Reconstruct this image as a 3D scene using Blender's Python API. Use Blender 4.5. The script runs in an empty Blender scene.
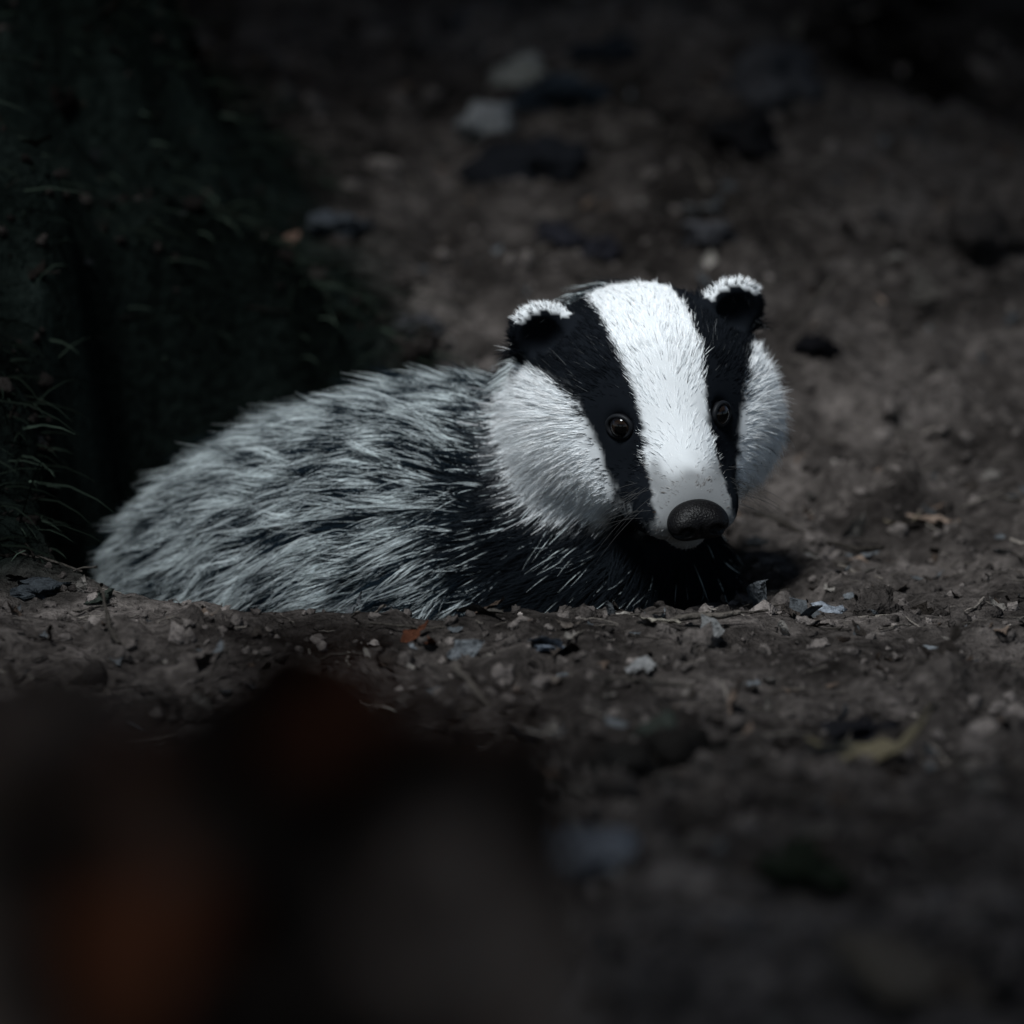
import bpy, math, numpy as np
from mathutils import Matrix, Vector, kdtree
rng=np.random.default_rng(7)
scene=bpy.context.scene
scene.view_settings.view_transform='Standard'; scene.view_settings.look='None'
scene.view_settings.exposure=0; scene.view_settings.gamma=1
col=scene.collection

# ------------------------------------------------------------ helpers
def link(o,parent=None):
    col.objects.link(o)
    if parent is not None: o.parent=parent
    return o
def empty(name,loc=(0,0,0)):
    e=bpy.data.objects.new(name,None); e.location=loc; e.empty_display_size=.05
    return link(e)
def sstep(a,b,x):
    t=np.clip((x-a)/(b-a),0,1); return t*t*(3-2*t)
def _h(ix,iy,iz,seed):
    n=(ix*374761393+iy*668265263+iz*2147483647+seed*1442695041)&0xffffffff
    n=((n^(n>>13))*1274126177)&0xffffffff
    n=(n^(n>>16))&0xffffffff
    n=(n*2246822519)&0xffffffff
    return ((n^(n>>15))&0xffffff)/float(0xffffff)
def vnoise(x,y,seed=0):
    x=np.asarray(x,dtype=np.float64); y=np.asarray(y,dtype=np.float64)
    xi=np.floor(x).astype(np.int64); yi=np.floor(y).astype(np.int64)
    fx=x-xi; fy=y-yi; fx=fx*fx*(3-2*fx); fy=fy*fy*(3-2*fy)
    z=np.zeros_like(xi)
    a=_h(xi,yi,z,seed); b=_h(xi+1,yi,z,seed); c=_h(xi,yi+1,z,seed); d=_h(xi+1,yi+1,z,seed)
    return (a*(1-fx)+b*fx)*(1-fy)+(c*(1-fx)+d*fx)*fy-.5
def fbm(x,y,seed=0,oct=4):
    s=0;a=1
    for i in range(oct):
        s=s+a*vnoise(x*2**i+i*17.3,y*2**i+i*9.1,seed+i); a*=.5
    return s
def noise3(p,seed=0):
    return (vnoise(p[:,0]+31.7*p[:,2],p[:,1]+11.3*p[:,2],seed)+vnoise(p[:,1]-3.1*p[:,0],p[:,2]+2.7*p[:,0],seed+5))
def snoise(p,seed=0):
    return vnoise(p[:,0]+.37*p[:,2],p[:,1]+.21*p[:,2],seed)+vnoise(p[:,1]-.31*p[:,0],p[:,2]+.27*p[:,0],seed+5)
def mesh_from(name,V,F,smooth=True,mat=None):
    V=np.asarray(V,dtype=np.float32); F=np.asarray(F,dtype=np.int32); k=F.shape[1]
    me=bpy.data.meshes.new(name)
    me.vertices.add(len(V)); me.vertices.foreach_set('co',V.ravel())
    me.loops.add(F.size); me.loops.foreach_set('vertex_index',F.ravel())
    me.polygons.add(len(F)); me.polygons.foreach_set('loop_start',np.arange(0,F.size,k,dtype=np.int32))
    me.polygons.foreach_set('loop_total',np.full(len(F),k,dtype=np.int32))
    me.polygons.foreach_set('use_smooth',np.full(len(F),smooth))
    me.update(calc_edges=True); me.validate()
    if mat: me.materials.append(mat)
    return me
def setcol(me,name,C):
    a=me.attributes.new(name,'FLOAT_COLOR','POINT')
    C4=np.ones((len(C),4),dtype=np.float32); C4[:,:3]=C
    a.data.foreach_set('color',C4.ravel())

# ------------------------------------------------------------ materials
def newmat(name):
    m=bpy.data.materials.new(name); m.use_nodes=True
    nt=m.node_tree; b=nt.nodes['Principled BSDF']; return m,nt,b
def attrmat(name,attr,rough=.8,spec=.3):
    m,nt,b=newmat(name)
    a=nt.nodes.new('ShaderNodeAttribute'); a.attribute_name=attr
    nt.links.new(a.outputs['Color'],b.inputs['Base Color'])
    b.inputs['Roughness'].default_value=rough; b.inputs['Specular IOR Level'].default_value=spec
    return m
def diffmat(name,attr,bump=0,bscale=100,var=0,det=3):
    m,nt,b=newmat(name); nt.nodes.remove(b)
    a=nt.nodes.new('ShaderNodeAttribute'); a.attribute_name=attr; src=a.outputs['Color']
    d_=nt.nodes.new('ShaderNodeBsdfDiffuse')
    if bump>0:
        g=nt.nodes.new('ShaderNodeNewGeometry')
        n=nt.nodes.new('ShaderNodeTexNoise'); n.inputs['Scale'].default_value=bscale; n.inputs['Detail'].default_value=det; n.inputs['Roughness'].default_value=.7
        nt.links.new(g.outputs['Position'],n.inputs['Vector'])
        r=nt.nodes.new('ShaderNodeMapRange'); r.inputs[1].default_value=.3; r.inputs[2].default_value=.7
        r.inputs[3].default_value=1-var; r.inputs[4].default_value=1+var
        nt.links.new(n.outputs['Fac'],r.inputs[0])
        mx=nt.nodes.new('ShaderNodeVectorMath'); mx.operation='SCALE'
        nt.links.new(src,mx.inputs[0]); nt.links.new(r.outputs[0],mx.inputs['Scale']); src=mx.outputs[0]
        bp=nt.nodes.new('ShaderNodeBump'); bp.inputs['Distance'].default_value=bump; bp.inputs['Strength'].default_value=1
        nt.links.new(n.outputs['Fac'],bp.inputs['Height']); nt.links.new(bp.outputs[0],d_.inputs['Normal'])
    nt.links.new(src,d_.inputs[0]); nt.links.new(d_.outputs[0],nt.nodes['Material Output'].inputs[0])
    return m
M_ground=diffmat('soil','gcol',.009,170,.6,4)
M_debris=diffmat('debris','gcol',.003,260,.4,2)
M_bark=diffmat('bark','gcol',.008,60,.6,3)
M_leaf=diffmat('leaf','gcol')
M_skin=diffmat('skin','fcol')
M_fur=diffmat('fur','fcol')
M_nose,nt,b=newmat('nose_skin'); b.inputs['Base Color'].default_value=(.0045,.0042,.0045,1); b.inputs['Roughness'].default_value=.40; b.inputs['Specular IOR Level'].default_value=.12
v=nt.nodes.new('ShaderNodeTexNoise'); v.inputs['Scale'].default_value=900; v.inputs['Detail'].default_value=2
g=nt.nodes.new('ShaderNodeNewGeometry'); nt.links.new(g.outputs['Position'],v.inputs['Vector'])
bp=nt.nodes.new('ShaderNodeBump'); bp.inputs['Distance'].default_value=.0005; nt.links.new(v.outputs['Fac'],bp.inputs['Height']); nt.links.new(bp.outputs[0],b.inputs['Normal'])
M_eye=attrmat('eye','fcol',.05,.28)
M_lid,nt,b=newmat('eyelid'); b.inputs['Base Color'].default_value=(.009,.010,.012,1); b.inputs['Roughness'].default_value=.55; b.inputs['Specular IOR Level'].default_value=.15

# ------------------------------------------------------------ ground
def pit(x,y):
    xc=(x+.064)/.176; yc=(y-.15)/.20
    d=(np.abs(xc)**3+np.abs(yc)**3)**(1/3.)+.06*fbm(x*9,y*9,3,2)
    return sstep(1.04,.84,d)
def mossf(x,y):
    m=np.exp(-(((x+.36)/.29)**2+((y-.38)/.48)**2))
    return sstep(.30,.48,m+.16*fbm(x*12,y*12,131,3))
def gh(x,y):
    x=np.asarray(x,float); y=np.asarray(y,float)
    far=np.maximum(np.hypot(x,y)-3,0)
    z=.040*fbm(x*3,y*3,11,3)*sstep(.02,.5,np.abs(y+.05)+np.abs(x)*.15)
    rim=1-.55*np.exp(-((y+.04)/.09)**2)
    z+=rim*(.014*fbm(x*15,y*15,21,3)+.0095*fbm(x*52,y*52,31,3))
    z+=(.0060-.0070*sstep(-.02,-.16,x))*np.exp(-((y+.065)/.045)**2)*sstep(.35,.15,np.abs(x+.05))
    cl=np.maximum(fbm(x*30+5,y*30,77,3)-.2,0); z+=.030*cl*rim
    yy=y-.10-.1*fbm(x*2,y*2,5,2)
    ramp=np.where(yy>0,yy*yy/(yy+.25),0); ramp=np.where(ramp>1.2,1.2+(ramp-1.2)*.12,ramp)
    z+=.33*ramp
    bk=np.exp(-(((x+.37)/.22)**2+((y-.42)/.30)**2)); z+=.27*bk*(1+.9*fbm(x*9,y*9,41,3))
    z-=.12*sstep(-.5,-2.2,y)
    z-=.16*pit(x,y)
    z+=far*.03*fbm(x*.2,y*.2,51,3)
    return z
def axis(core0,core1,step,ext,growth=1.12):
    c=np.arange(core0,core1+step/2,step); out=[]; s=step; p=core1
    while p<ext: s*=growth; p+=s; out.append(p)
    inn=[]; s=step; p=core0
    while p>-ext: s*=growth; p-=s; inn.append(p)
    return np.array(inn[::-1]+list(c)+out)
xs=axis(-.55,.55,.0031,90); ys=axis(-1.25,1.6,.0034,90)
X,Y=np.meshgrid(xs,ys); Z=gh(X,Y)
V=np.stack([X,Y,Z],-1).reshape(-1,3); nx=len(xs); ny=len(ys)
I=np.arange(nx*ny).reshape(ny,nx)
F=np.stack([I[:-1,:-1],I[:-1,1:],I[1:,1:],I[1:,:-1]],-1).reshape(-1,4)
def gcolor(x,y):
    n0=fbm(x*2.6,y*2.6,151,3)[:,None]
    n1=fbm(x*9,y*9,101,4)[:,None]; n2=fbm(x*45,y*45,111,3)[:,None]; n3=fbm(x*160,y*160,121,2)[:,None]
    c=np.array([.067,.0585,.054])*np.ones((len(x),1))
    c=c*(1+.6*n0)*(1+1.5*n1)*(1+.8*n2)*(1+.7*n3)
    moss=mossf(x,y)[:,None]
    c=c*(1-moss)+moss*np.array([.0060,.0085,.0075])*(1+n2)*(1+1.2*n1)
    return np.clip(c,.002,.4)
me=mesh_from('ground',V,F,True,M_ground); setcol(me,'gcol',gcolor(V[:,0],V[:,1]))
link(bpy.data.objects.new('ground',me))

# ------------------------------------------------------------ scatter templates
import bmesh
def ico(sub):
    bm=bmesh.new(); bmesh.ops.create_icosphere(bm,subdivisions=sub,radius=1)
    V=np.array([v.co[:] for v in bm.verts]); F=np.array([[v.index for v in f.verts] for f in bm.faces]); bm.free(); return V,F
def randrot(n,tilt=None):
    q=rng.normal(size=(n,4)); q/=np.linalg.norm(q,axis=1)[:,None]; w,x,y,z=q.T
    return np.stack([1-2*(y*y+z*z),2*(x*y-z*w),2*(x*z+y*w),2*(x*y+z*w),1-2*(x*x+z*z),2*(y*z-x*w),2*(x*z-y*w),2*(y*z+x*w),1-2*(x*x+y*y)],-1).reshape(n,3,3)
def flatrot(n,tilt):
    a=rng.uniform(0,2*np.pi,n); t=rng.normal(size=n)*tilt; u=rng.normal(size=n)*tilt
    def R(ax,an):
        c,s=np.cos(an),np.sin(an); o=np.zeros((n,3,3)); i,j=[(1,2),(2,0),(0,1)][ax]
        o[:,ax,ax]=1;o[:,i,i]=c;o[:,j,j]=c;o[:,i,j]=-s;o[:,j,i]=s; return o
    return R(2,a)@R(0,t)@R(1,u)
def pos_scatter(n,spread=1.0):
    y=rng.uniform(-1.2,1.6,n); w=(y+4.2)/4*.30*spread
    x=rng.uniform(-1,1,n)*w
    k=pit(x,y)<.3
    return x[k],y[k]
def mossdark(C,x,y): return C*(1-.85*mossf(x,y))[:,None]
def batch(Ts,P,S,R,C,lift):
    Vs=[];Fs=[];Cs=[];o=0
    for i in range(len(P)):
        V,F=Ts[i%len(Ts)]
        W=(V*S[i])@R[i].T+P[i]+np.array([0,0,lift*S[i].min()])
        Vs.append(W);Fs.append(F+o);o+=len(W);Cs.append(np.repeat(C[i][None],len(W),0))
    return np.concatenate(Vs),np.concatenate(Fs),np.concatenate(Cs)
iv,iF=ico(2); stT=[]
iv3,iF3=ico(3); luT=[]
for s in range(14):
    d=1+.7*noise3(iv*1.3+s*7.7,s)+.45*noise3(iv*3.1+s,s+60); stT.append((iv*d[:,None],iF))
    d=1+.8*snoise(iv3*1.3+s*3.7,s)+.8*snoise(iv3*2.9+s,s+60)+.5*snoise(iv3*7+s,s+90); luT.append((iv3*d[:,None],iF3))
def add_batch(name,args,mat,smooth=True):
    V,F,C=batch(*args); me=mesh_from(name,V,F,smooth,mat); setcol(me,'gcol',C); return link(bpy.data.objects.new(name,me))
x,y=pos_scatter(9500); n=len(x)
sz=.0015*np.exp(rng.normal(size=n)*.55); S=sz[:,None]*rng.uniform(.6,1.4,(n,3))
C=np.array([.064,.056,.052])*np.exp(rng.normal(size=(n,1))*.5)
add_batch('soil_clods',(stT,np.stack([x,y,gh(x,y)],-1),S,randrot(n),mossdark(C,x,y),.1),M_debris)
x,y=pos_scatter(560); n=len(x)
sz=np.minimum(.0046*np.exp(rng.normal(size=n)*.5),.011)*np.where(np.abs(y)<.35,.42,1); S=sz[:,None]*rng.uniform(.7,1.3,(n,3))*np.array([1,1,.7])
C=np.array([.048,.042,.039])*np.exp(rng.normal(size=(n,1))*.5)
add_batch('soil_lumps',(luT,np.stack([x,y,gh(x,y)-.001],-1),S,flatrot(n,.4),mossdark(C,x,y),.0),M_debris)
def cam_ray(px,py):
    d=np.array([(px-512)*.0005,4.,(512-py)*.0005]); p=math.radians(8)
    return np.array([0,-3.961,.607]),np.array([d[0],d[1]*math.cos(p)+d[2]*math.sin(p),-d[1]*math.sin(p)+d[2]*math.cos(p)])
def ground_at(px,py):
    o,d=cam_ray(px,py); d=d/d[1]; t=np.arange(2.2,8,.002); P=o+d*t[:,None]
    k=np.nonzero(P[:,2]<gh(P[:,0],P[:,1]))[0]
    return P[k[0]] if len(k) else P[-1]
pl=[(548,648,.010,(.13,.15,.18),.3),(830,612,.0060,(.20,.22,.25),.8),(585,858,.022,(.15,.16,.18),.4),(520,80,.020,(.26,.26,.24),.8),(490,125,.018,(.19,.195,.20),.8),
    (560,100,.024,(.02,.026,.034),.9),(600,60,.02,(.02,.024,.03),.9),(760,85,.030,(.050,.050,.055),.9),(735,140,.024,(.010,.010,.011),.8),(330,225,.018,(.04,.045,.052),.6),
    (420,330,.013,(.04,.04,.043),.8),(818,350,.009,(.006,.006,.007),1.),(855,735,.016,(.012,.012,.014),.6),(690,762,.020,(.014,.013,.012),.9),(620,765,.016,(.016,.015,.014),.9),
    (800,870,.018,(.02,.025,.017),.6),(710,235,.013,(.05,.05,.055),.6),(970,245,.028,(.028,.025,.024),.8),(38,592,.020,(.03,.034,.038),.3),(100,598,.008,(.03,.035,.03),.5),
    (560,240,.018,(.02,.02,.025),.6),(600,250,.014,(.02,.02,.025),.6),(655,735,.014,(.03,.035,.03),.7),(930,985,.03,(.12,.10,.08),.5),(535,165,.026,(.014,.015,.018),.7)]
P=[];S=[];C=[]
for px,py,s,c,fl in pl:
    g=ground_at(px,py); P.append(g); S.append(np.array([s,s*.8,s*fl*.7])); C.append(c)
n=len(P); add_batch('stones',(luT,np.array(P),np.array(S),flatrot(n,.15),np.array(C),.0),M_debris)
def leafT(seed):
    r=np.random.default_rng(seed); u=np.linspace(-1,1,9); W=.42*(1-np.abs(u)**2.0)*(1+.25*r.normal(size=9)*(np.abs(u)<.9)); vv=np.linspace(-1,1,5)
    curl=r.uniform(-.5,.6); cup=r.uniform(.1,.9)
    V=[];F=[]
    for i in range(9):
        for j in range(5):
            V.append((u[i],vv[j]*W[i],curl*u[i]**2+cup*(vv[j]*W[i])**2+.06*r.normal()))
    for i in range(8):
        for j in range(4):
            a=i*5+j;F.append((a,a+1,a+6,a+5))
    return np.array(V),np.array(F)
lT=[leafT(s) for s in range(16)]
x,y=pos_scatter(2000); n=len(x)
sz=.0050*np.exp(rng.normal(size=n)*.5)
base=np.array([[.10,.075,.06],[.04,.034,.03],[.12,.11,.10],[.070,.075,.080]])[rng.integers(0,4,n)]
C=mossdark(base*np.exp(rng.normal(size=(n,1))*.35),x,y)
P=np.stack([x,y,gh(x,y)+.001],-1); Sx=sz[:,None]*np.ones((n,3))
R=flatrot(n,.45)
ex=[(660,626,.011,(.22,.20,.17)),(933,525,.014,(.20,.15,.12)),(372,604,.008,(.24,.18,.13)),(905,530,.01,(.13,.11,.08)),(640,676,.016,(.18,.18,.18)),(283,245,.012,(.10,.065,.05)),(880,765,.03,(.14,.12,.08)),
    (415,640,.010,(.05,.02,.012)),(430,650,.008,(.06,.025,.015)),(715,640,.012,(.12,.12,.12)),(548,650,.014,(.15,.17,.20)),(700,215,.012,(.12,.12,.12)),(600,855,.03,(.19,.21,.23)),(560,845,.024,(.16,.18,.20))]
for px,py,s,c in ex:
    g=ground_at(px,py)+np.array([0,0,.003]); P=np.vstack([P,g]); Sx=np.vstack([Sx,np.full(3,s)]); C=np.vstack([C,c])
R=np.concatenate([R,flatrot(len(ex),.25)])
add_batch('leaf_litter',(lT,P,Sx,R,C,.0),M_debris)
def twigT(seed):
    r=np.random.default_rng(seed); n=7; u=np.linspace(-1,1,n); c=np.stack([u,np.cumsum(r.normal(size=n))*.05,np.cumsum(r.normal(size=n))*.04],-1)
    V=[];F=[]
    for i in range(n):
        rad=.045*(1.1-.5*(i/n))*(1+.2*r.normal())
        for j in range(6):
            a=j*math.pi/3; V.append(c[i]+np.array([0,math.cos(a),math.sin(a)])*rad)
    for i in range(n-1):
        for j in range(6): F.append((i*6+j,i*6+(j+1)%6,(i+1)*6+(j+1)%6,(i+1)*6+j))
    return np.array(V),np.array(F)
tT=[twigT(s) for s in range(16)]
x,y=pos_scatter(2800); n=len(x); sz=.0065*np.exp(rng.normal(size=n)*.6)
C=mossdark(np.array([.085,.075,.066])*np.exp(rng.normal(size=(n,1))*.6),x,y)
add_batch('twigs',(tT,np.stack([x,y,gh(x,y)+.001],-1),sz[:,None]*np.ones((n,3)),flatrot(n,.18),C,0),M_debris)
# grass on the bank
n=22000; x=rng.uniform(-.62,0,n); y=rng.uniform(-.05,1.0,n)
k=(mossf(x,y)>.4)&(pit(x,y)<.5)&(rng.random(n)<.45+1.3*fbm(x*12,y*12,9,2)); x=x[k];y=y[k];n=len(x)
L=.020*np.exp(rng.normal(size=n)*.5); a=rng.uniform(0,2*np.pi,n); lean=rng.uniform(.3,1.3,n)
z0=gh(x,y)-.002
d=np.stack([np.cos(a)*lean+.7,np.sin(a)*lean-.7,np.ones(n)*.25],-1); d/=np.linalg.norm(d,axis=1)[:,None]
sd=np.cross(d,rng.normal(size=(n,3))); sd/=np.linalg.norm(sd,axis=1)[:,None]; r0=np.stack([x,y,z0],-1)
gv=np.array([0,0,-1.])
rows=[]
for s_,w in ((0,1),(.4,.8),(.75,.5),(1,.08)):
    c_=r0+L[:,None]*(d*s_+gv*s_*s_*.35); rows+= [c_-sd*.0007*w,c_+sd*.0007*w]
V=np.stack(rows,1).reshape(-1,3); b0=np.arange(n)[:,None]*8
F=np.concatenate([b0+np.array([i,i+1,i+3,i+2]) for i in (0,2,4)])
C=np.repeat(np.array([.009,.0125,.0095])*np.exp(rng.normal(size=(n,1))*.75),8,0)
me=mesh_from('grass',V,F,True,M_leaf); setcol(me,'gcol',C); link(bpy.data.objects.new('grass',me))

# ------------------------------------------------------------ sun direction and unseen trees added for shade
SUN=np.array([-.28,-.62,1.15]); SUN/=np.linalg.norm(SUN)   # towards the sun
def tube(path,rad,seg=20,noise=.08,fr=6,seed=0):
    path=np.array(path,float); n=len(path); V=[];F=[]
    for i in range(n):
        t=path[min(i+1,n-1)]-path[max(i-1,0)]; t/=np.linalg.norm(t)
        u=np.cross(t,[.13,1,.07]); u/=np.linalg.norm(u); w=np.cross(t,u)
        a=np.arange(seg)*2*np.pi/seg
        q=np.cos(a)[:,None]*u+np.sin(a)[:,None]*w
        rr=rad[i]*(1+noise*2*noise3(q*fr+path[i]*2.0,seed))
        V.append(path[i]+q*rr[:,None])
    V=np.concatenate(V)
    for i in range(n-1):
        for j in range(seg): F.append((i*seg+j,i*seg+(j+1)%seg,(i+1)*seg+(j+1)%seg,(i+1)*seg+j))
    return V,np.array(F)
def merge(L):
    Vs=[];Fs=[];o=0
    for V,F in L: Vs.append(V);Fs.append(F+o);o+=len(V)
    return np.concatenate(Vs),np.concatenate(Fs)
def shade_tree(pos,r,H,seed,crown_r,nleaf):  # added out of view; its leaves darken the ground around the badger
    g=np.random.default_rng(seed); e=empty('added_shade_tree')
    z0=float(gh(pos[0],pos[1])); T=[]
    zz=np.linspace(-.25,H,22); rad=r*(1-.55*np.clip(zz/H,0,1))*(1+.9*np.exp(-np.clip(zz,0,9)/ (r*.9)))
    path=np.stack([pos[0]+.06*np.sin(zz*1.3+seed),pos[1]+.05*np.cos(zz*1.1),z0+zz],-1)
    T.append(tube(path,rad,40,.10,5,seed))
    tips=[]
    for i in range(11):
        a=i*2.4+seed; h=g.uniform(.45,1)*H; L=crown_r*g.uniform(.6,1.0); s=np.linspace(0,1,9)
        p=np.stack([pos[0]+np.cos(a)*L*s,pos[1]+np.sin(a)*L*s,z0+h+.55*s*(1-.4*s)+.06*np.sin(s*7+i)],-1)
        rel=p[-1]-np.array([0,.08,.06]); 
        if np.linalg.norm(rel-(rel@SUN)*SUN)>.5: T.append(tube(p,r*.35*(1-.85*s),9,.05,5,seed+i))
        tips.append(p)
        for j in (3,5,7):
            aa=a+g.choice([-1,1])*g.uniform(.5,1.1); l2=L*.45; q=np.stack([p[j,0]+np.cos(aa)*l2*s,p[j,1]+np.sin(aa)*l2*s,p[j,2]+.3*s],-1)
            tips.append(q)
            rel=q[-1]-np.array([0,.08,.06])
            if np.linalg.norm(rel-(rel@SUN)*SUN)>.6: T.append(tube(q,r*.14*(1-.85*s),6,.05,5,seed+i))
    for i in range(7):
        a=i*.95+seed; s=np.linspace(0,1,10); L=r*g.uniform(2.0,2.8); px=pos[0]+np.cos(a+.3*s)*L*s; py=pos[1]+np.sin(a+.3*s)*L*s
        p=np.stack([px,py,gh(px,py)+r*.35*(1-s)**2-.02],-1); T.append(tube(p,r*.42*(1-.8*s),14,.1,5,seed+i))
    V,F=merge(T); C=np.array([.03,.026,.022])*np.ones((len(V),1))
    me=mesh_from('shade_tree_wood',V,F,True,M_bark); setcol(me,'gcol',C); link(bpy.data.objects.new('shade_tree_wood',me),e)
    A=np.concatenate(tips); c=A[g.integers(0,len(A),nleaf)]+g.normal(size=(nleaf,3))*np.array([.33,.33,.16])
    rel=c-np.array([.05,.06,.06]); t=rel@SUN; dist=np.linalg.norm(rel-t[:,None]*SUN,axis=1)
    keep=g.random(nleaf)<np.where(t>0,sstep(HOLE0,HOLE1,dist),1)  # leaves thinned along the sun axis to leave a soft lit pool
    keep&=c[:,2]>1.25
    c=c[keep]; m=len(c); q=g.normal(size=(m,3))*.5+np.array([0,0,.2]); d=g.normal(size=(m,3)); d/=np.linalg.norm(d,axis=1)[:,None]
    w=np.cross(d,q+np.array([0,0,1])); w/=np.linalg.norm(w,axis=1)[:,None]; L=g.uniform(.075,.13,m)[:,None]
    V=np.stack([c-d*L,c-w*L*.5,c+d*L,c+w*L*.5],1).reshape(-1,3); F=(np.arange(m)[:,None]*4+np.arange(4))
    C=np.repeat(np.array([.035,.05,.022])*np.exp(g.normal(size=(m,1))*.3),4,0)
    me=mesh_from('shade_canopy',V,F,False,M_leaf); setcol(me,'gcol',C); link(bpy.data.objects.new('shade_canopy',me),e)
HOLE0,HOLE1=.30,.94  # canopy gap radii, shaped to light the badger and darken the frame edges
shade_tree((-1.15,.95),.20,2.1,3,2.4,4800)
shade_tree((1.9,-1.2),.18,2.3,8,2.4,4800)
shade_tree((-1.7,-2.2),.19,2.2,13,2.4,4800)
shade_tree((1.6,2.6),.22,2.3,21,2.3,4200)
shade_tree((-.6,-5.4),.2,2.3,34,2.3,2400)

# ------------------------------------------------------------ foreground stump
st=empty('tree_stump')
seg=220; a=np.arange(seg)*2*np.pi/seg
cx,cy=-.152,-1.9; z0=float(gh(cx,cy)); top=.266; V=[];F=[]
K=70
for i in range(K):
    s=i/(K-1)
    tz=top+.055*fbm(np.cos(a)*3.2+9,np.sin(a)*3.2,3,4)-.02*(np.cos(a)<-.2)
    z=(z0-.1)*(1-s)+tz*s
    arc=a*.165
    rr=.170*(1+.5*np.exp(-(z-z0)/.08)*(.5+.3*np.sin(a*5)))*(1-.06*sstep(.9,1.,s))+.026*fbm(arc*22,z*20,7,4)*np.minimum(1,4*np.minimum(a,2*np.pi-a))
    V.append(np.stack([cx+np.cos(a)*rr,cy+np.sin(a)*rr*.9,z],-1))
for k,s in enumerate((.82,.66,.5,.3,.1)):
    V.append(np.stack([cx+np.cos(a)*.165*s,cy+np.sin(a)*.15*s,tz-.03+.03*s+.03*fbm(np.cos(a)*s*5,np.sin(a)*s*5,17,3)],-1))
V=np.concatenate(V); R_=K+5
F=np.array([(i*seg+j,i*seg+(j+1)%seg,(i+1)*seg+(j+1)%seg,(i+1)*seg+j) for i in range(R_-1) for j in range(seg)])
n1=fbm(V[:,0]*24+3.3,V[:,2]*26+V[:,1]*4,63,4)[:,None]; n2=fbm(V[:,0]*22+4,V[:,2]*24+V[:,1]*4,67,3)[:,None]
C=np.array([.045,.033,.026])*(1+1.2*n1); C=C+sstep(.05,.35,n1)*np.array([.13,.095,.075]); C=C*(1-.85*sstep(-.02,-.25,n1)); C=C+sstep(.12,.35,n2)*np.array([.09,.030,.014])
me=mesh_from('bark',V,F,True,M_bark); setcol(me,'gcol',np.clip(C,.003,1)); link(bpy.data.objects.new('bark',me),st)

# ------------------------------------------------------------ BADGER
HO=np.array([.067,.065,.1035])
yaw,pitch,roll=math.radians(14),math.radians(20),math.radians(-6)
Rm=np.array((Matrix.Rotation(yaw,3,'Z')@Matrix.Rotation(pitch,3,'X')@Matrix.Rotation(roll,3,'Y')))
def to_local(P):
    q=(P-HO)@Rm
    return np.stack([q[...,0],-q[...,1],q[...,2]],-1)
def to_world(L):
    L=np.asarray(L,float); return np.stack([L[...,0],-L[...,1],L[...,2]],-1)@Rm.T+HO
def dir_world(L):
    L=np.asarray(L,float); return np.stack([L[...,0],-L[...,1],L[...,2]],-1)@Rm.T
def ell(p,c,r):
    q=(p-np.array(c,dtype=p.dtype)); r=np.array(r,dtype=p.dtype)
    k0=np.sqrt(((q/r)**2).sum(-1)); k1=np.sqrt(((q/r**2)**2).sum(-1))+1e-9
    return k0*(k0-1)/k1
def cone(p,a,b,ra,rb):
    a=np.array(a,dtype=p.dtype);b=np.array(b,dtype=p.dtype); ab=b-a
    t=np.clip(((p-a)@ab)/(ab@ab),0,1); return np.sqrt((((p-a)-t[...,None]*ab)**2).sum(-1))-(ra+(rb-ra)*t)
def smin(a,b,k):
    h=np.maximum(k-np.abs(a-b),0)/k; return np.minimum(a,b)-h*h*k*.25
def smax(a,b,k): return -smin(-a,-b,k)
CR=np.array([0.,.005,.050]); NS=np.array([0.,.108,-.0165])
AX=(NS-CR)[1:]; AL=np.linalg.norm(AX)
def face_t(L): return ((L[...,1]-CR[1])*AX[0]+(L[...,2]-CR[2])*AX[1])/AL**2
def head0(L):
    M=L.copy(); M[...,0]=np.abs(M[...,0])
    d=ell(L,(0,-.005,.010),(.052,.056,.0385))
    d=smin(d,cone(L,(0,.025,.011),(0,.088,-.0155),.033,.0165),.022)
    d=smin(d,ell(M,(.0125,.085,-.022),(.0135,.020,.0125)),.010)
    d=smin(d,ell(M,(.0345,.000,-.014),(.0300,.046,.033)),.024)
    d=smin(d,cone(M,(.026,.016,-.026),(.012,.066,-.026),.029,.0150),.018)
    d=smin(d,cone(L,(0,.02,-.030),(0,.084,-.035),.026,.0105),.006)
    return d
perp=np.array([-AX[1],AX[0]])/AL
if perp[1]<0: perp=-perp
def on_face(x,t):
    b=CR[1:]+AX*t; s=np.arange(.06,-.06,-.0004)
    L=np.stack([np.full_like(s,x),b[0]+s*perp[0],b[1]+s*perp[1]],-1); k=np.nonzero(head0(L)<0)[0][0]
    p=L[k]; e=.001; n=np.array([head0((p+e*np.eye(3)[i])[None])[0]-head0((p-e*np.eye(3)[i])[None])[0] for i in range(3)]); n/=np.linalg.norm(n)
    return p,n
eye_p,eye_n=on_face(.0262,.515)
ER=.0066
eye_c=eye_p-eye_n*.0030
EAR=(.0500,-.014,.0335)
def headsdf(L):
    M=L.copy(); M[...,0]=np.abs(M[...,0])
    d=head0(L)
    d=smin(d,ell(M,EAR,(.0165,.0058,.0160)),.010)
    d=smax(d,-ell(M,(EAR[0]+.001,EAR[1]+.007,EAR[2]+.000),(.0110,.006,.0100)),.003)
    d=smax(d,-(np.sqrt(((M-(eye_c+eye_n*.0050))**2).sum(-1))-.0072),.003)
    return d
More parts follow.
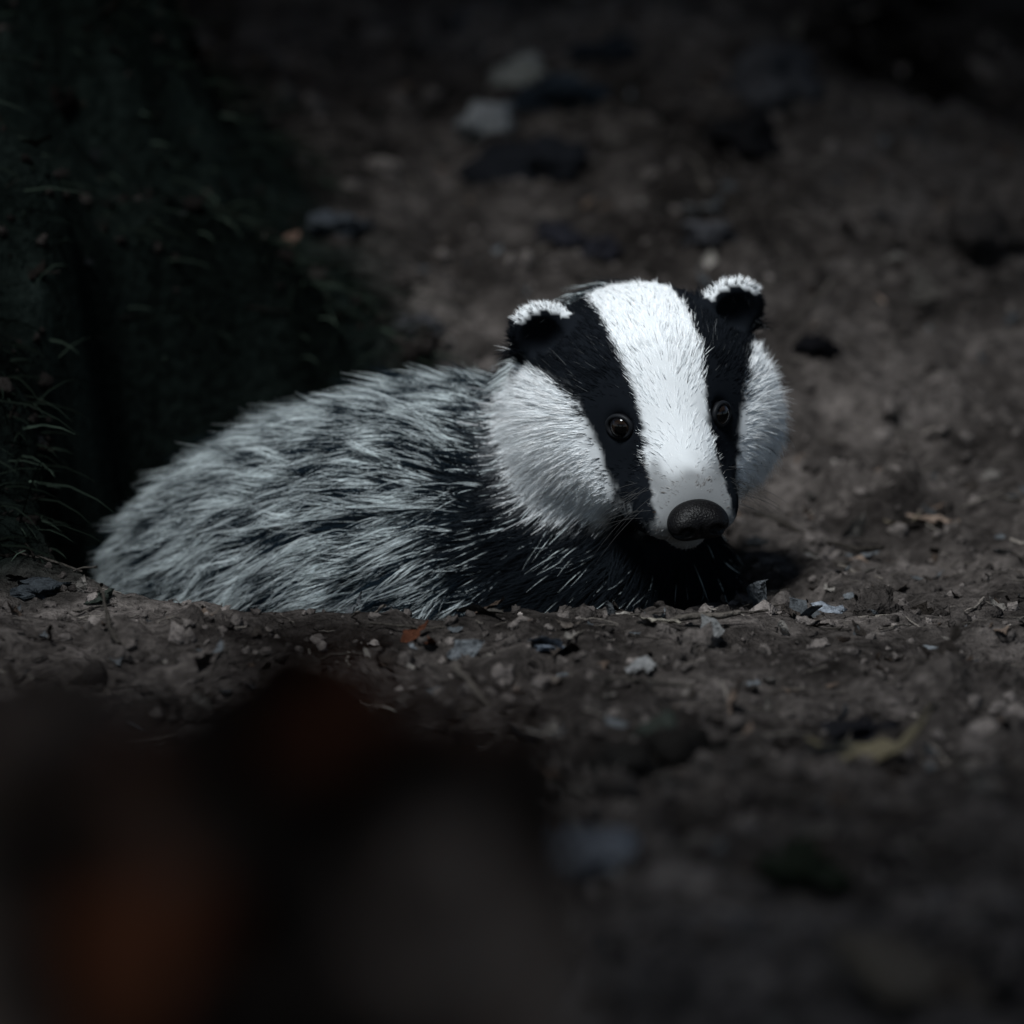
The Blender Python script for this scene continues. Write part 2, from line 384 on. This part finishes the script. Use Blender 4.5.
def bodysdf(P):
    d=cone(P,(.045,.10,.070),(.005,.13,.035),.042,.060)
    d=smin(d,ell(P,(.050,.085,-.015),(.064,.060,.080)),.035)
    d=smin(d,ell(P,(-.045,.13,.000),(.085,.085,.086)),.05)
    d=smin(d,ell(P,(-.098,.165,-.018),(.095,.085,.086)),.05)
    d=smin(d,ell(P,(-.142,.200,-.05),(.070,.08,.080)),.04)
    d=smin(d,cone(P,(-.185,.235,-.07),(-.20,.29,-.115),.022,.010),.02)
    for a,b,c in (((.075,.07,-.03),(.078,.05,-.10),(.078,.015,-.135)),((-.005,.08,-.03),(-.005,.045,-.10),(0.,.01,-.135))):
        d=smin(d,cone(P,a,b,.034,.022),.02); d=smin(d,cone(P,b,c,.022,.017),.012)
        d=smin(d,ell(P,(c[0],c[1]-.008,c[2]),(.018,.026,.012)),.01)
    for a,b,c in (((-.13,.13,-.06),(-.10,.085,-.09),(-.14,.12,-.135)),((-.10,.24,-.06),(-.06,.25,-.09),(-.09,.27,-.13))):
        d=smin(d,cone(P,a,b,.045,.03),.02); d=smin(d,cone(P,b,c,.028,.018),.012)
        d=smin(d,ell(P,(c[0]+.012,c[1]-.015,c[2]-.003),(.018,.03,.012)),.01)
    return d
def full(P):
    return smin(headsdf(to_local(P)),bodysdf(P),.024)
def surface_nets(f,lo,hi,h):
    ax=[np.arange(lo[i],hi[i]+h,h,dtype=np.float32) for i in range(3)]
    shp=[len(a) for a in ax]; vals=np.empty(shp,dtype=np.float32)
    YY,ZZ=np.meshgrid(ax[1],ax[2],indexing='ij')
    for i in range(0,shp[0],8):
        xx=ax[0][i:i+8]; P=np.empty((len(xx),shp[1],shp[2],3),dtype=np.float64)
        P[...,0]=xx[:,None,None];P[...,1]=YY;P[...,2]=ZZ; vals[i:i+8]=f(P)
    ins=vals<0
    s=ins[:-1,:-1,:-1].astype(np.int8)*0
    offs=[(a,b,c) for a in (0,1) for b in (0,1) for c in (0,1)]
    sl=lambda o,n:slice(o,n-1+o)
    for o in offs: s=s+ins[sl(o[0],shp[0]),sl(o[1],shp[1]),sl(o[2],shp[2])]
    act=np.argwhere((s>0)&(s<8)); vid=np.full(s.shape,-1,dtype=np.int64); vid[tuple(act.T)]=np.arange(len(act))
    c=np.stack([vals[act[:,0]+o[0],act[:,1]+o[1],act[:,2]+o[2]] for o in offs],1)
    acc=np.zeros((len(act),3)); cnt=np.zeros(len(act)); O=np.array(offs,float)
    for a in range(8):
        for b in range(a+1,8):
            if np.abs(O[a]-O[b]).sum()!=1: continue
            m=(c[:,a]<0)!=(c[:,b]<0); t=c[m,a]/(c[m,a]-c[m,b]); acc[m]+=O[a]+t[:,None]*(O[b]-O[a]); cnt[m]+=1
    V=(act+acc/cnt[:,None])*h+np.array([a[0] for a in ax])
    F=[]
    for axn in range(3):
        u,w=(axn+1)%3,(axn+2)%3
        A=np.take(ins,range(shp[axn]-1),axn); B=np.take(ins,range(1,shp[axn]),axn)
        e=np.argwhere(A!=B); e=e[(e[:,u]>0)&(e[:,w]>0)&(e[:,u]<shp[u]-1)&(e[:,w]<shp[w]-1)]
        inA=A[tuple(e.T)]; q=[]
        for du,dw in ((-1,-1),(0,-1),(0,0),(-1,0)):
            k=e.copy();k[:,u]+=du;k[:,w]+=dw; q.append(vid[tuple(k.T)])
        q=np.stack(q,1); q[~inA]=q[~inA][:,::-1]; F.append(q)
    return V,np.concatenate(F)
V,F=surface_nets(full,(-.26,-.05,-.165),(.17,.34,.19),.0024)
e=.0012; N=np.stack([full(V+e*np.eye(3)[i])-full(V-e*np.eye(3)[i]) for i in range(3)],-1); N/=np.linalg.norm(N,axis=1)[:,None]+1e-9

BLK=np.array([.0075,.0090,.0115]); WHT=np.array([.86,.885,.90])
def regions(P):
    L=to_local(P); hd=headsdf(L); bd=bodysdf(P)
    w=1/(1+np.exp(-(bd-hd+.006)/.006))
    w=w*sstep(-.054,-.028,L[:,1]+.10*np.maximum(-L[:,2],0)+.012*snoise(P*110,15))
    t=face_t(L); ax=np.abs(L[:,0])+.0024*snoise(P*260,5)
    inner=np.interp(t,[-.3,0,.3,.53,.8,1.],[.019,.0205,.0180,.0155,.0165,.0180])
    outer=np.interp(t,[-.3,0,.15,.30,.53,.68,.80,.92,1.],[.052,.064,.056,.047,.0395,.0345,.0315,.0290,.0255])
    blk=sstep(0,.0025,ax-inner)*sstep(0,.0035,outer-ax)*sstep(1.02,.95,t)
    M=L.copy();M[:,0]=np.abs(M[:,0])
    ear=(ell(M,EAR,(.0175,.0090,.0170))<.0025)&(M[:,2]>.024)
    rr=np.hypot((M[:,0]-EAR[0])/.0165,(M[:,2]-EAR[2])/.0160)
    tip=ear&(rr>.82)&((M[:,2]-EAR[2])>.0082-.05*(M[:,0]-EAR[0]))
    inear=ell(M,(EAR[0],EAR[1]+.010,EAR[2]-.002),(.015,.014,.018))<0
    white=1-blk
    zl=np.interp(L[:,1],[-.05,.0,.04,.07,.1],[-.042,-.050,-.050,-.047,-.05])
    white=white*sstep(-.012,.009,L[:,2]-zl+.010*snoise(P*120,8))
    white=np.where(ear|inear,0,white); white=np.where(tip,1,white)
    grey=sstep(.70,.86,t+.06*snoise(P*200,31)+.10*sstep(.008,.02,ax)*sstep(.6,.8,t))*(ax<.045)
    return w,white,grey,L,t,tip
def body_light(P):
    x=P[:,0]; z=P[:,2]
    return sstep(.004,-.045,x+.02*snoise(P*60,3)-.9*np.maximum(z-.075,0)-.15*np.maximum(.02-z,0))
w,wh,gr,L,t,tip=regions(V)
hc=BLK+(WHT*.75-BLK)*wh[:,None]; hc=hc*(1-.7*gr[:,None]*wh[:,None])
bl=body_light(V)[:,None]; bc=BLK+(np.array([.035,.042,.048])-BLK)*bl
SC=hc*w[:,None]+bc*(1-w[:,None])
badger=empty('badger')
me=mesh_from('body',V,F,True,M_skin); setcol(me,'fcol',SC); link(bpy.data.objects.new('body',me),badger)

T=np.concatenate([F[:,[0,1,2]],F[:,[0,2,3]]]); ce=V[T].mean(1); cN=N[T].mean(1)
ar=.5*np.linalg.norm(np.cross(V[T[:,1]]-V[T[:,0]],V[T[:,2]]-V[T[:,0]]),axis=1)
wT=regions(ce)[0]
def sample(n,wt):
    cs=np.cumsum(ar*wt); i=np.searchsorted(cs,rng.random(n)*cs[-1]); i=np.minimum(i,len(T)-1)
    u=rng.random(n);v=rng.random(n);m=u+v>1;u[m]=1-u[m];v[m]=1-v[m]
    B=np.stack([1-u-v,u,v],1)
    P=(V[T[i]]*B[:,:,None]).sum(1); n_=(N[T[i]]*B[:,:,None]).sum(1); n_/=np.linalg.norm(n_,axis=1)[:,None]
    return P,n_
def nrm(a): return a/(np.linalg.norm(a,axis=-1,keepdims=True)+1e-9)
def flow(P,n,L,w):
    M=L.copy(); sg=np.sign(M[:,0]); ax=np.abs(M[:,0])
    ch=sstep(.025,.05,ax)*sstep(.025,-.02,M[:,2])
    fl=np.stack([sg*(.12+.55*ch+.3*sstep(.5,1.0,face_t(L))),-np.ones(len(P)),-.05-.70*ch-.6*sstep(0,-.03,M[:,2])],-1)
    fl=fl+.25*np.stack([snoise(P*55,21),snoise(P*55,22),snoise(P*55,23)],-1)
    fh=nrm(dir_world(fl))
    fb=nrm(np.array([-.90,.25,.02])+np.stack([np.zeros(len(P)),np.zeros(len(P)),-.50*sstep(.10,-.02,P[:,2])-.6*sstep(-.04,.06,P[:,0])*sstep(.12,.02,P[:,2])],-1))
    fb=nrm(fb+.45*np.stack([snoise(P*38,1),snoise(P*38,2),snoise(P*38,3)],-1))
    f=fh*w[:,None]+fb*(1-w[:,None]); f=f-(f*n).sum(1)[:,None]*n
    return nrm(f)
def strands(P,n,L,w,Lh,lift,clump,clumpn,rad,name,colorfn,wild=.12,NP_=5,grav=.10,bend=.1):
    sv=np.linspace(0,1,NP_)
    N_=len(P); f=flow(P,n,L,w)
    f=nrm(f+wild*rng.normal(size=(N_,3)))
    d=nrm(n*lift[:,None]+f*(1-lift[:,None]))
    B=bend*rng.normal(size=(N_,3))
    pts=P[:,None,:]-n[:,None,:]*.0008+Lh[:,None,None]*(d[:,None,:]*sv[None,:,None]+(f*.25-n*.08+np.array([0,0,-grav])+B)[:,None,:]*(sv**2)[None,:,None])
    ci=rng.choice(N_,clumpn,replace=False); kd=kdtree.KDTree(clumpn)
    for k,i in enumerate(ci): kd.insert(P[i],k)
    kd.balance(); near=np.array([kd.find(p)[1] for p in P]); c=ci[near]
    s=(clump*sv**1.3)[None,:,None]
    tgt=P[c][:,None,:]+(pts[c]-P[c][:,None,:])*(Lh/Lh[c])[:,None,None]
    pts=pts*(1-s)+tgt*s
    Cc=colorfn(c,sv)
    cu=bpy.data.hair_curves.new(name); cu.add_curves([NP_]*N_)
    cu.attributes['position'].data.foreach_set('vector',pts.astype(np.float32).ravel())
    ra=cu.attributes.get('radius') or cu.attributes.new('radius','FLOAT','POINT')
    rr=rad[:,None]*np.interp(sv,[0,.6,1],[1,.85,.12])[None]; ra.data.foreach_set('value',rr.astype(np.float32).ravel())
    ca=cu.attributes.new('fcol','FLOAT_COLOR','POINT'); C4=np.ones((N_,NP_,4),dtype=np.float32); C4[...,:3]=Cc
    ca.data.foreach_set('color',C4.ravel()); cu.materials.append(M_fur)
    link(bpy.data.objects.new(name,cu),badger)
# ---- head fur
P,n=sample(105000,wT**1.5*np.where(ce[:,1]<.12,1,.3)+1e-6); w,wh,gr,L,t,tip=regions(P)
M=L.copy();M[:,0]=np.abs(M[:,0])
eyeD=np.linalg.norm(M-eye_c,axis=1); noseD=ell(L,NS-np.array([0,-.000,-.001]),(.0148,.0112,.0105))
k=(eyeD>.0086)&(noseD>0)&(w>.10)&(P[:,2]>-.13); P,n,w,wh,gr,L,t,tip,M,eyeD=[a[k] for a in (P,n,w,wh,gr,L,t,tip,M,eyeD)]
Lh=np.interp(t,[-.2,.1,.5,.75,.95],[.010,.0085,.0068,.0052,.0030])
cheek=sstep(.032,.055,M[:,0])*sstep(.035,.0,M[:,2])*sstep(.06,.02,L[:,1]); Lh=Lh+.010*cheek
back=sstep(.010,-.03,L[:,1])*sstep(.015,-.02,L[:,2]); Lh=Lh+.011*back
thr=sstep(-.030,-.048,L[:,2])*sstep(.08,.03,L[:,1]); Lh=Lh+.010*thr
isear=(M[:,2]-EAR[2]>-.008)&(M[:,0]>.034)&(L[:,1]<.005)
Lh=np.where(isear,.0042,Lh); Lh=np.where(tip,.0040,Lh)
Lh=Lh*np.clip(eyeD/.024,.28,1)*rng.uniform(.6,1.3,len(P))
lift=np.clip(.12+.08*cheek+.04*rng.normal(size=len(P)),.05,.6); lift=np.where(tip,.22,lift)
lift=np.where(eyeD<.013,.08,lift)
def hcol(c,sv):
    W=np.clip(wh,0,1)
    dark=rng.random(len(P))
    W=np.where((dark<.05)&(W>.5),W*.5,W)
    W=np.where((W>.08)&(W<.85),(rng.random(len(P))<W)*.9,W)
    W=np.where((w<.75)&(rng.random(len(P))>w+.15),W*.12,W)
    W=np.where((dark>.97)&(W<.3)&(w>.6),.08,W)
    base=BLK+(WHT-BLK)*W[:,None]
    base=base*(1-(.88*gr*np.clip(W,0,1)*rng.uniform(.6,1.10,len(P)))[:,None]*np.array([.97,1.,1.02]))
    base=base*np.exp(rng.normal(size=(len(P),1))*.12)
    return np.clip(np.repeat(base[:,None,:],len(sv),1),.004,.92)
strands(P,n,L,w,Lh,lift,.40,9000,np.full(len(P),.00013)*rng.uniform(.7,1.2,len(P)),'head_fur',hcol,.12,5,.10,.08)
# ---- body fur
P,n=sample(100000,(1-wT)**1.2*np.where(ce[:,2]>-.06,1,.12)*np.where(cN[:,1]<.45,1,.3)+1e-6); w,wh,gr,L,t,tip=regions(P)
k=(w<.85); P,n,w,L=[a[k] for a in (P,n,w,L)]
lt=body_light(P); hdist=headsdf(L)
ruff=np.exp(-(np.maximum(hdist,0)/.013)**2)*sstep(.025,.04,np.abs(L[:,0]))*sstep(.02,-.005,L[:,2])*sstep(-.085,-.06,L[:,2])
Lh=(.016+.008*lt)*rng.uniform(.6,1.35,len(P)); lift=np.clip(.22+.08*rng.normal(size=len(P)),.06,.6)
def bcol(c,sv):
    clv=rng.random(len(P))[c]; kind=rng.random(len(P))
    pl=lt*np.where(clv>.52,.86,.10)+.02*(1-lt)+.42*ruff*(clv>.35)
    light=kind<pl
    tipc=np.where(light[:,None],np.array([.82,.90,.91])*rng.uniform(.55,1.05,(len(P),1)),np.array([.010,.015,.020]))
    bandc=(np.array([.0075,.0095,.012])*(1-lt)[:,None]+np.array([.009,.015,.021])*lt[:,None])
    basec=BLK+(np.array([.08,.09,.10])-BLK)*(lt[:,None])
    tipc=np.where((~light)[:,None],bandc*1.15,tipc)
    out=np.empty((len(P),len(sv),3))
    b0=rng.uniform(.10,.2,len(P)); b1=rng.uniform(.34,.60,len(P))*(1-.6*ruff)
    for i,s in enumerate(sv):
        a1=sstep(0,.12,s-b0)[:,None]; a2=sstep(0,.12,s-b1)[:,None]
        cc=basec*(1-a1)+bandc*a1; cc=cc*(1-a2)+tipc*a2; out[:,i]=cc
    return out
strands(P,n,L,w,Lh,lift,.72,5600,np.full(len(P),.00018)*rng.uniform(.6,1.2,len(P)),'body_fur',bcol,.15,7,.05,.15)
# ---- whiskers
m=46; sgn=rng.choice([-1,1],m); wl=np.stack([sgn*rng.uniform(.017,.026,m),rng.uniform(.075,.10,m),rng.uniform(-.024,-.006,m)],-1)
Pw=to_world(wl); dw=nrm(dir_world(np.stack([sgn*1.0,rng.uniform(-.5,.3,m),rng.uniform(-.7,.2,m)],-1)))
cu=bpy.data.hair_curves.new('whiskers'); NPw=6; sv=np.linspace(0,1,NPw); cu.add_curves([NPw]*m); Lw=rng.uniform(.015,.035,m)
pts=Pw[:,None]+Lw[:,None,None]*(dw[:,None]*sv[None,:,None]+np.array([0,0,-.25])*(sv**2)[None,:,None])
cu.attributes['position'].data.foreach_set('vector',pts.astype(np.float32).ravel())
ra=cu.attributes.get('radius') or cu.attributes.new('radius','FLOAT','POINT'); ra.data.foreach_set('value',np.tile(.00012*(1-.8*sv),m).astype(np.float32))
ca=cu.attributes.new('fcol','FLOAT_COLOR','POINT'); ca.data.foreach_set('color',np.tile([.05,.05,.05,1],m*NPw).astype(np.float32)); cu.materials.append(M_fur)
link(bpy.data.objects.new('whiskers',cu),badger)
# ---- nose
def nosef(Lp):
    c=NS; q=c+(Lp-c)/1.06
    M=q.copy();M[...,0]=np.abs(M[...,0])
    d=ell(q,NS+np.array([0,-.001,-.001]),(.0135,.0100,.0092))
    d=smin(d,ell(M,NS+np.array([.0072,.003,-.002]),(.0072,.0068,.0064)),.004)
    d=smax(d,-ell(M,NS+np.array([.0070,.0100,-.0025]),(.0034,.004,.0028)),.0015)
    d=smax(d,-cone(M,NS+np.array([.0085,.009,-.004]),NS+np.array([.0135,.004,-.005]),.0016,.001),.0015)
    d=smax(d,-ell(q,NS+np.array([0,.011,-.006]),(.0009,.0035,.007)),.0012)
    return d
Vn,Fn=surface_nets(nosef,NS-.024,NS+.024,.0006)
me=mesh_from('nose',to_world(Vn),Fn[:,::-1],True,M_nose); link(bpy.data.objects.new('nose',me),badger)
# ---- eyes
ev,eF=ico(5)
for sg,nm in ((-1,'eye_right'),(1,'eye_left')):
    c=eye_c*np.array([sg,1,1]); nn=eye_n*np.array([sg,1,1])
    nn=nrm(nn+np.array([0,.9,-.05]))
    wc=to_world(c); wn=nrm(dir_world(nn))
    d=ev@wn
    ang=np.arccos(np.clip(d,-1,1))
    C=np.where((ang<.50)[:,None],np.array([.002,.002,.002]),np.array([.012,.008,.006])*(1+.4*noise3(ev*9,4))[:,None]); C=np.where((ang>.85)[:,None],np.array([.005,.005,.006]),C)
    me=mesh_from(nm,ev*ER+wc,eF,True,M_eye); setcol(me,'fcol',np.clip(C,.002,1)); link(bpy.data.objects.new(nm,me),badger)
    en=nrm(dir_world(eye_n*np.array([sg,1,1]))); up=nrm(np.cross(en,np.cross([0,0,1.],en))); rt=np.cross(up,en)
    Vr=[];Fr=[];A=36;B=8
    for i in range(A):
        a=2*np.pi*i/A; q=rt*math.cos(a)*.0070+up*math.sin(a)*.0054; o=nrm(q)
        for j in range(B):
            b_=2*np.pi*j/B; Vr.append(wc+en*(.0033+.0008*math.sin(a))+q+(o*math.cos(b_)+en*math.sin(b_))*.0013)
    for i in range(A):
        for j in range(B): Fr.append((i*B+j,((i+1)%A)*B+j,((i+1)%A)*B+(j+1)%B,i*B+(j+1)%B))
    me=mesh_from('eyelid',np.array(Vr),np.array(Fr),True,M_lid); link(bpy.data.objects.new('eyelid',me),badger)

# ------------------------------------------------------------ light, world, camera
elev=math.asin(SUN[2]); az=math.atan2(SUN[0],SUN[1])
wd=bpy.data.worlds.new('World'); scene.world=wd; wd.use_nodes=True; nt=wd.node_tree
sk=nt.nodes.new('ShaderNodeTexSky'); sk.sky_type='NISHITA'; sk.sun_disc=False; sk.sun_elevation=elev; sk.sun_rotation=az
nt.links.new(sk.outputs[0],nt.nodes['Background'].inputs[0]); nt.nodes['Background'].inputs[1].default_value=.10
sl_=bpy.data.lights.new('sun','SUN'); sl_.energy=4.7; sl_.angle=math.radians(18); sl_.color=(.92,.97,1.0)
so=bpy.data.objects.new('sun',sl_); so.rotation_euler=Vector(SUN).to_track_quat('Z','Y').to_euler(); so.location=(0,0,5); link(so)
cd=bpy.data.cameras.new('camera'); cd.lens=281.25; cd.sensor_width=36; cd.clip_end=500; cd.clip_start=.05
cd.dof.use_dof=True; cd.dof.focus_distance=3.98; cd.dof.aperture_fstop=5.0
co=bpy.data.objects.new('camera',cd); co.location=(0,-3.961,.607); co.rotation_euler=(math.radians(82),0,0); link(co); scene.camera=co
print('verts',len(V),'eye',eye_p,eye_n)
